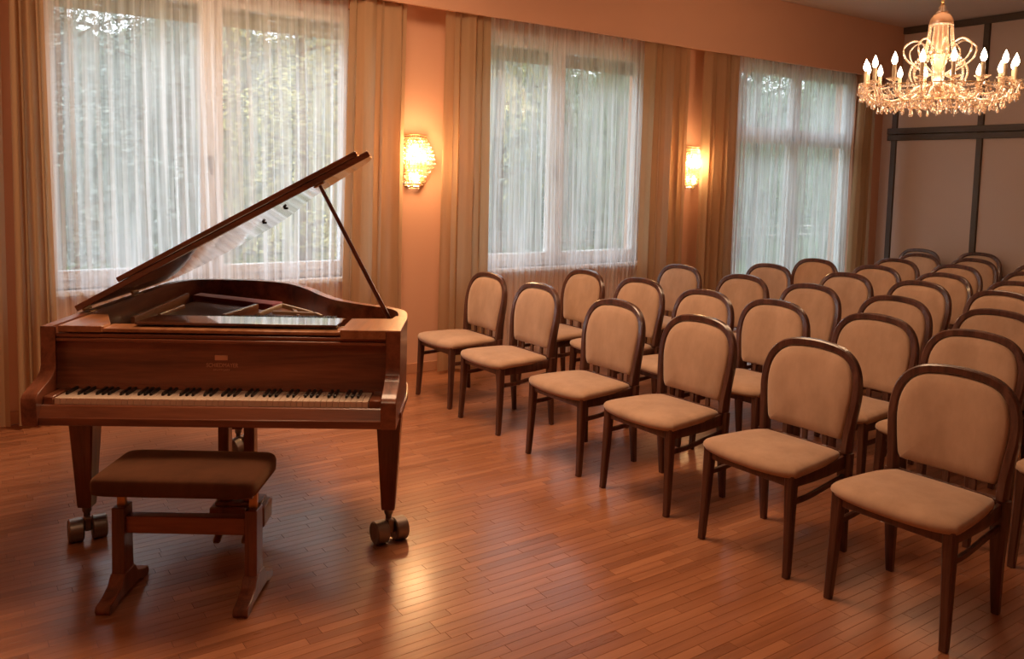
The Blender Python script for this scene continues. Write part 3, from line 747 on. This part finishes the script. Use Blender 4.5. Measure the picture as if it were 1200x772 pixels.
# arms
arm_prof = [(0.1085, ZT), (0.108, 0.90), (0.106, 0.85), (0.096, 0.822), (0.070, 0.802), (0.030, 0.785), (-0.010, 0.772), (-0.036, 0.760), (-0.050, 0.744), (-0.052, 0.72), (-0.050, 0.66), (-0.046, Z0), (0.1095, Z0), (0.1095, ZT)]
for a0 in (AL, AR - 0.060):
    MB().prism([(a0, b, z) for b, z in arm_prof], (0.060, 0, 0), 0.0025).build('arm', WB, pn, angle=30)
IL, IR = AL + 0.060, AR - 0.060
MB().box2((AL + 0.02, -0.038, Z0), (AR - 0.02, 0.34, 0.668), 0.003).build('keybed', WP, pn)
MB().prism([(IL, -0.034, 0.668), (IL, -0.031, 0.673), (IL, -0.012, 0.708), (IL, -0.006, 0.712), (IL, 0.004, 0.712), (IL, 0.004, 0.668)], (IR - IL, 0, 0)).build('key_slip', WP, pn, smooth=False)
for a0, a1 in ((IL, -0.003), (1.2295, IR)):
    MB().box2((a0, 0.0, 0.668), (a1, 0.150, 0.742), 0.004).build('cheek_block', WP, pn)
FL, FR = AL + 0.043, AR - 0.043
fb = MB().prism([(FL, 0.140, 0.738), (FL, 0.1445, 0.755), (FL, 0.152, 0.935), (FL, 0.185, 0.935), (FL, 0.185, 0.738)], (FR - FL, 0, 0)).build('fallboard', WP, pn, smooth=False)
MB().box((0.604, 0.1485, 0.873), (0.052, 0.006, 0.021), 0.001).build('lock_plate', M['inlay'], fb)
def text(body, size, a, z, b, name, parent, sx=1.0):
    cu = bpy.data.curves.new(name, 'FONT'); cu.body = body; cu.size = size; cu.align_x = 'CENTER'; cu.extrude = 0.0004
    o = bpy.data.objects.new(name, cu); COL.objects.link(o)
    dg = bpy.context.evaluated_depsgraph_get(); me = bpy.data.meshes.new_from_object(o.evaluated_get(dg)); bpy.data.objects.remove(o)
    me.materials.append(M['inlay'])
    ob = bpy.data.objects.new(name, me); COL.objects.link(ob); ob.parent = parent; ob.location = (a, b, z); ob.rotation_euler = (PI / 2 - 0.04, 0, 0); ob.scale = (sx, 1, 1)
    return ob
text('SCHIEDMAYER', 0.024, 0.608, 0.834, 0.1466, 'inlaid_lettering', fb, 0.83)
text('STUTTGART', 0.011, 0.606, 0.819, 0.1458, 'inlaid_lettering', fb, 1.1)
# keys
WK = 1.2265 / 52
wm = MB().box2((0.0005, 0, 0.694), (WK - 0.0007, 0.142, 0.7365), 0.0012).mesh('white_key', M['ivory'], smooth=False)
bmk = MB()
bmk.prism([(0, 0.050, 0.735), (0, 0.054, 0.7455), (0, 0.060, 0.7485), (0, 0.142, 0.7485), (0, 0.142, 0.735)], (0.0105, 0, 0), 0.0008)
bm_ = bmk.mesh('black_key', M['ebony'], smooth=False)
for i in range(52):
    link('white_key', wm, pn, (i * WK, 0, 0))
    if 'ABCDEFG'[i % 7] in 'ACDFG' and i < 51: link('black_key', bm_, pn, ((i + 1) * WK - 0.00525, 0, 0))
# front rails above the fallboard and the corner blocks
MB().box2((FL, 0.120, 0.937), (FR, 0.20, 0.951), 0.003).build('front_moulding', WP, pn)
MB().box2((FL, 0.128, 0.9525), (FR, 0.22, 0.968), 0.003).build('front_moulding', WP, pn)
MB().box2((0.125, 0.135, 0.974), (1.09, 0.25, 0.990), 0.003).build('front_rail', WL, pn)
MB().prism([(IL - 0.001, 0.13, 0.974), (0.128, 0.13, 0.974), (0.135, 0.14, 0.974), (0.135, 0.20, 0.974), (0.03, 0.42, 0.974), (IL - 0.001, 0.42, 0.974)], (0, 0, 0.026), 0.002).build('corner_block', WL, pn, smooth=False)
MB().prism([(1.095, 0.112, 0.966), (AR - 0.0, 0.112, 0.966), (AR, 0.45, 0.966), (1.285, 0.47, 0.966), (1.275, 0.40, 0.966), (1.10, 0.39, 0.966)], (0, 0, 0.038), 0.002).build('corner_block', WL, pn, smooth=False)
MB().box((0.655, 0.305, 0.9985), (0.83, 0.245, 0.011), 0.002, Matrix.Rotation(-0.05, 3, 'X')).build('music_shelf', M['piano_gloss'], pn)
MB().box2((0.15, 0.20, 0.90), (1.10, 0.28, 0.985), 0.002).build('shelf_support', M['black_metal'], pn)
MB().box2((1.07, 0.285, 0.975), (1.13, 0.30, 0.985)).build('shelf_rail', M['gold_edge'], pn)
# inside: soundboard, plate, strings
MB().prism([(inner[0].x, 0.26, 0.86)] + [(p.x, p.y, 0.86) for p in inner if p.y > 0.27] + [(inner[-1].x, 0.26, 0.86)], (0, 0, 0.012)).build('soundboard', M['soundboard'], pn, smooth=False)
def bar(a, b, w, h, z, mat, name):
    A = Vector((*a, z)); B = Vector((*b, z)); return MB().sweep([A, B], w / 2, h / 2, n=8, power=8).build(name, mat, pn)
bar((0.05, 0.63), (0.03, 1.42), 0.018, 0.055, 0.925, WL, 'lid_ledge')
bar((0.13, 0.74), (0.145, 1.03), 0.016, 0.02, 0.94, WL, 'plate_bar')
bar((0.43, 0.76), (0.50, 1.09), 0.022, 0.05, 0.925, WL, 'plate_bar')
bar((0.585, 0.80), (0.63, 1.10), 0.016, 0.022, 0.942, M['gold_edge'], 'plate_bar')
bar((0.63, 1.10), (0.83, 0.87), 0.016, 0.022, 0.942, M['gold_edge'], 'plate_bar')
bar((0.64, 0.86), (0.86, 0.83), 0.014, 0.018, 0.945, M['gold_edge'], 'plate_bar')
bar((0.86, 0.83), (0.90, 0.76), 0.014, 0.018, 0.945, M['gold_edge'], 'plate_bar')
bar((0.70, 1.04), (0.78, 0.80), 0.02, 0.03, 0.93, M['iron'], 'plate_bar')
MB().prism([(0.07, 1.52, 0.905), (0.60, 1.24, 0.905), (0.57, 1.14, 0.905), (0.06, 1.42, 0.905)], (0, 0, 0.036), 0.003).build('felt_strip', M['felt'], pn)
MB().box2((0.16, 0.55, 0.885), (1.10, 0.66, 0.915), 0.003).build('pin_block', M['iron'], pn)
sg = MB()
for i in range(70):
    a = 0.08 + 0.0145 * i; b1 = 1.46 - 0.0115 * i if i < 45 else 1.46 - 0.0115 * 45 - 0.012 * (i - 45)
    sg.sweep([(a, 0.62, 0.918), (a * 0.9 + 0.03, b1, 0.918)], 0.0012, n=4, power=2)
tag(sg.build('strings', M['string'], pn), kind='stuff')
dm = MB()
for i in range(60): dm.box((0.17 + 0.0135 * i, 0.70 + 0.001 * i, 0.935), (0.008, 0.05, 0.024))
tag(dm.build('dampers', M['black_metal'], pn, smooth=False), kind='stuff')
# lid, raised along its left side
th = math.radians(29.2); HX, HZ = AL + 0.004, 1.012
FBB = 0.43
def lidpt(s_, b, n): return Vector((HX + s_ * math.cos(th) - n * math.sin(th), b, HZ + s_ * math.sin(th) + n * math.cos(th)))
edge = [(p.x - HX, p.y) for p in offset(outer, -0.014) if p.y > FBB]
s0 = -0.012
poly = [(s0, FBB)] + [e for e in edge] + [(AR - HX + 0.012, FBB)]
lid = MB().prism([lidpt(s_, b, 0.0) for s_, b in poly], lidpt(0, 0, 0.027) - lidpt(0, 0, 0), 0.003).build('lid', M['lid_under'], pn, angle=30)
MB().prism([lidpt(s_, b, 0.0285) for s_, b in ((0.21, FBB - 0.002), (0.21, FBB + 0.31), (1.20, FBB + 0.31), (1.30, FBB + 0.20), (1.405, FBB + 0.09), (1.405, FBB - 0.002))], lidpt(0, 0, 0.023) - lidpt(0, 0, 0), 0.003).build('lid_flap', M['lid_under'], lid, angle=30)
for b in (0.50, 1.02):
    h = MB(); h.sweep([lidpt(0, b - 0.035, -0.004), lidpt(0, b + 0.035, -0.004)], 0.006, n=8, power=2); h.box((AL + 0.03, b, ZT - 0.02), (0.006, 0.06, 0.05)); h.build('hinge', M['brass'], pn)
for s_, b in ((0.95, 0.74), (0.78, 0.93)):
    MB().lathe([(0.011, 0.0), (0.011, -0.010), (0.001, -0.011)], lidpt(s_, b, -0.001), 8).build('lid_buffer', M['ebony'], lid)
ps = [Vector((1.250, 0.60, 0.955)), lidpt(1.19, FBB + 0.035, -0.004)]
pr = MB(); d_ = (ps[1] - ps[0])
pr.sweep([ps[0], ps[0] + d_ * .05, ps[0] + d_ * .5, ps[0] + d_ * .95, ps[1]], [0.012, 0.014, 0.013, 0.011, 0.008], [0.009, 0.010, 0.009, 0.008, 0.006], n=8, power=4)
pr.build('lid_prop', WV, pn)
MB().box(lidpt(1.19, FBB + 0.035, -0.004), (0.05, 0.035, 0.008), 0.002, Matrix.Rotation(-th, 3, 'Y')).build('prop_socket', M['brass'], lid)
# legs with twin wheel casters
def piano_leg(a, b, rot, wz=0.052):
    lg = MB(); lg.sweep([(a, b, 0.150), (a, b, 0.160), (a, b, 0.60), (a, b, 0.655)], [0.029, 0.031, 0.056, 0.058], n=8, power=14, up=(0, 1, 0))
    lg = lg.build('leg', WV, pn, angle=25)
    f = MB(); f.lathe([(0.020, 0.152), (0.020, 0.128), (0.014, 0.118), (0.014, 0.08)], (a, b, 0), 10)
    ax = Vector((math.cos(rot), math.sin(rot), 0)); c = Vector((a, b, 0)) + Vector((ax.y, -ax.x, 0)) * 0.012
    f.box(Vector((c.x, c.y, 0.074)), (0.030, 0.036, 0.062), 0.004, Matrix.Rotation(rot, 3, 'Z'))
    f.sweep([c + ax * -0.075 + Vector((0, 0, wz)), c + ax * 0.075 + Vector((0, 0, wz))], 0.011, n=8, power=2)
    f.build('caster_fork', M['steel'], lg)
    for s_ in (-1, 1):
        o_ = c + ax * (s_ * 0.047) + Vector((0, 0, wz))
        Mx = Matrix.Rotation(rot, 3, 'Z')
        w_ = MB().lathe([(0.014, -0.030), (0.030, -0.028), (0.046, -0.030), (0.052, -0.025), (0.052, 0.025), (0.046, 0.030), (0.030, 0.028), (0.014, 0.030)], o_, 20, 'X', M=Mx)
        w_.build('caster_wheel', M['steel'], lg, angle=30)
piano_leg(-0.055, 0.372, 0.55); piano_leg(1.275, 0.372, 0.55); piano_leg(0.28, 1.52, 1.1)
# pedal lyre
ly = MB(); ly.box2((0.48, 0.30, 0.60), (0.75, 0.46, 0.66), 0.004); ly = ly.build('lyre', WV, pn)
for a in (0.548, 0.660):
    p = MB(); p.box2((a - 0.023, 0.35, 0.17), (a + 0.023, 0.41, 0.61), 0.004); p.lathe([(0.028, 0.165), (0.036, 0.185), (0.036, 0.205), (0.026, 0.225)], (a, 0.38, 0), 12)
    p.build('lyre_post', WV, ly)
b_ = MB(); b_.box2((0.495, 0.32, 0.075), (0.735, 0.46, 0.165), 0.006); b_.box2((0.515, 0.335, 0.165), (0.715, 0.445, 0.182), 0.004); b_.build('lyre_box', WV, ly)
for a in (0.555, 0.675):
    MB().sweep(catmull([(a, 0.34, 0.090), (a, 0.30, 0.082), (a, 0.26, 0.064), (a, 0.225, 0.050)], 4), [0.010] * 5 + [0.012] * 3 + [0.017] * 4 + [0.013], 0.005, n=8, power=3).build('pedal', M['brass'], ly)
    MB().sweep([(a, 0.42, 0.17), (a, 0.42, 0.64)], 0.004, n=6, power=2).build('pedal_rod', M['steel'], ly)

# ------------------------------------------------------------------ piano bench
cp, sp = math.cos(PYAW), math.sin(PYAW)
def p2w(a, b): return (PX + a * cp + b * sp, PY - a * sp + b * cp, 0)
bn = empty('piano_bench', p2w(0.558, -0.125), -PYAW - 0.03, 'brown velvet piano bench on a dark trestle frame before the keyboard', 'bench')
hw, hd = 0.303, 0.176
out = []
for k in range(40):
    a = 2 * PI * (k + .5) / 40; c, s_ = math.cos(a), math.sin(a); out.append((math.copysign(abs(c) ** 0.15, c) * hw, math.copysign(abs(s_) ** 0.20, s_) * hd))
prof = [(0.97, 0.453), (0.995, 0.457), (1.0, 0.472), (1.0, 0.496), (0.985, 0.509), (0.955, 0.516), (0.80, 0.521), (0.45, 0.524), (0.02, 0.525)]
m = MB(); n = len(out); rg = []
for k, z in prof: rg.append([m.bm.verts.new((x * k if k > .9 else x * k, y * k, z)) for x, y in out])
for A, B in zip(rg, rg[1:]):
    for k in range(n): m.face([A[k], A[(k + 1) % n], B[(k + 1) % n], B[k]])
m.face(rg[-1]); m.face(rg[0][::-1]); m.build('seat', M['bench_velvet'], bn, angle=70)
for sgn in (-1, 1):
    x = sgn * 0.252
    p = MB(); p.prism([(x - 0.024, -0.045, 0.05), (x - 0.024, -0.040, 0.16), (x - 0.024, -0.038, 0.355), (x - 0.024, 0.038, 0.355), (x - 0.024, 0.040, 0.16), (x - 0.024, 0.045, 0.05)], (0.048, 0, 0), 0.003)
    p.build('post', WV, bn, angle=30)
    fp = [(-0.165, 0.0), (-0.172, 0.014), (-0.165, 0.034), (-0.12, 0.044), (-0.07, 0.066), (-0.045, 0.10), (0.045, 0.10), (0.07, 0.066), (0.12, 0.044), (0.165, 0.034), (0.172, 0.014), (0.165, 0.0), (0.12, 0.0), (0.09, 0.016), (-0.09, 0.016), (-0.12, 0.0)]
    MB().prism([(x - 0.028, b, z) for b, z in fp], (0.056, 0, 0), 0.003).build('foot', WV, bn, angle=30)
    MB().sweep([(x, 0, 0.30), (x, 0, 0.452)], 0.016, 0.012, up=(0, 1, 0), n=8, power=5).build('lift_column', M['brass'], bn)
    MB().box((x, 0.0, 0.436), (0.05, 0.20, 0.022), 0.003).build('seat_bracket', WV, bn)
MB().box2((-0.232, -0.02, 0.250), (0.232, 0.025, 0.318), 0.003).build('cross_rail', M['piano'], bn)
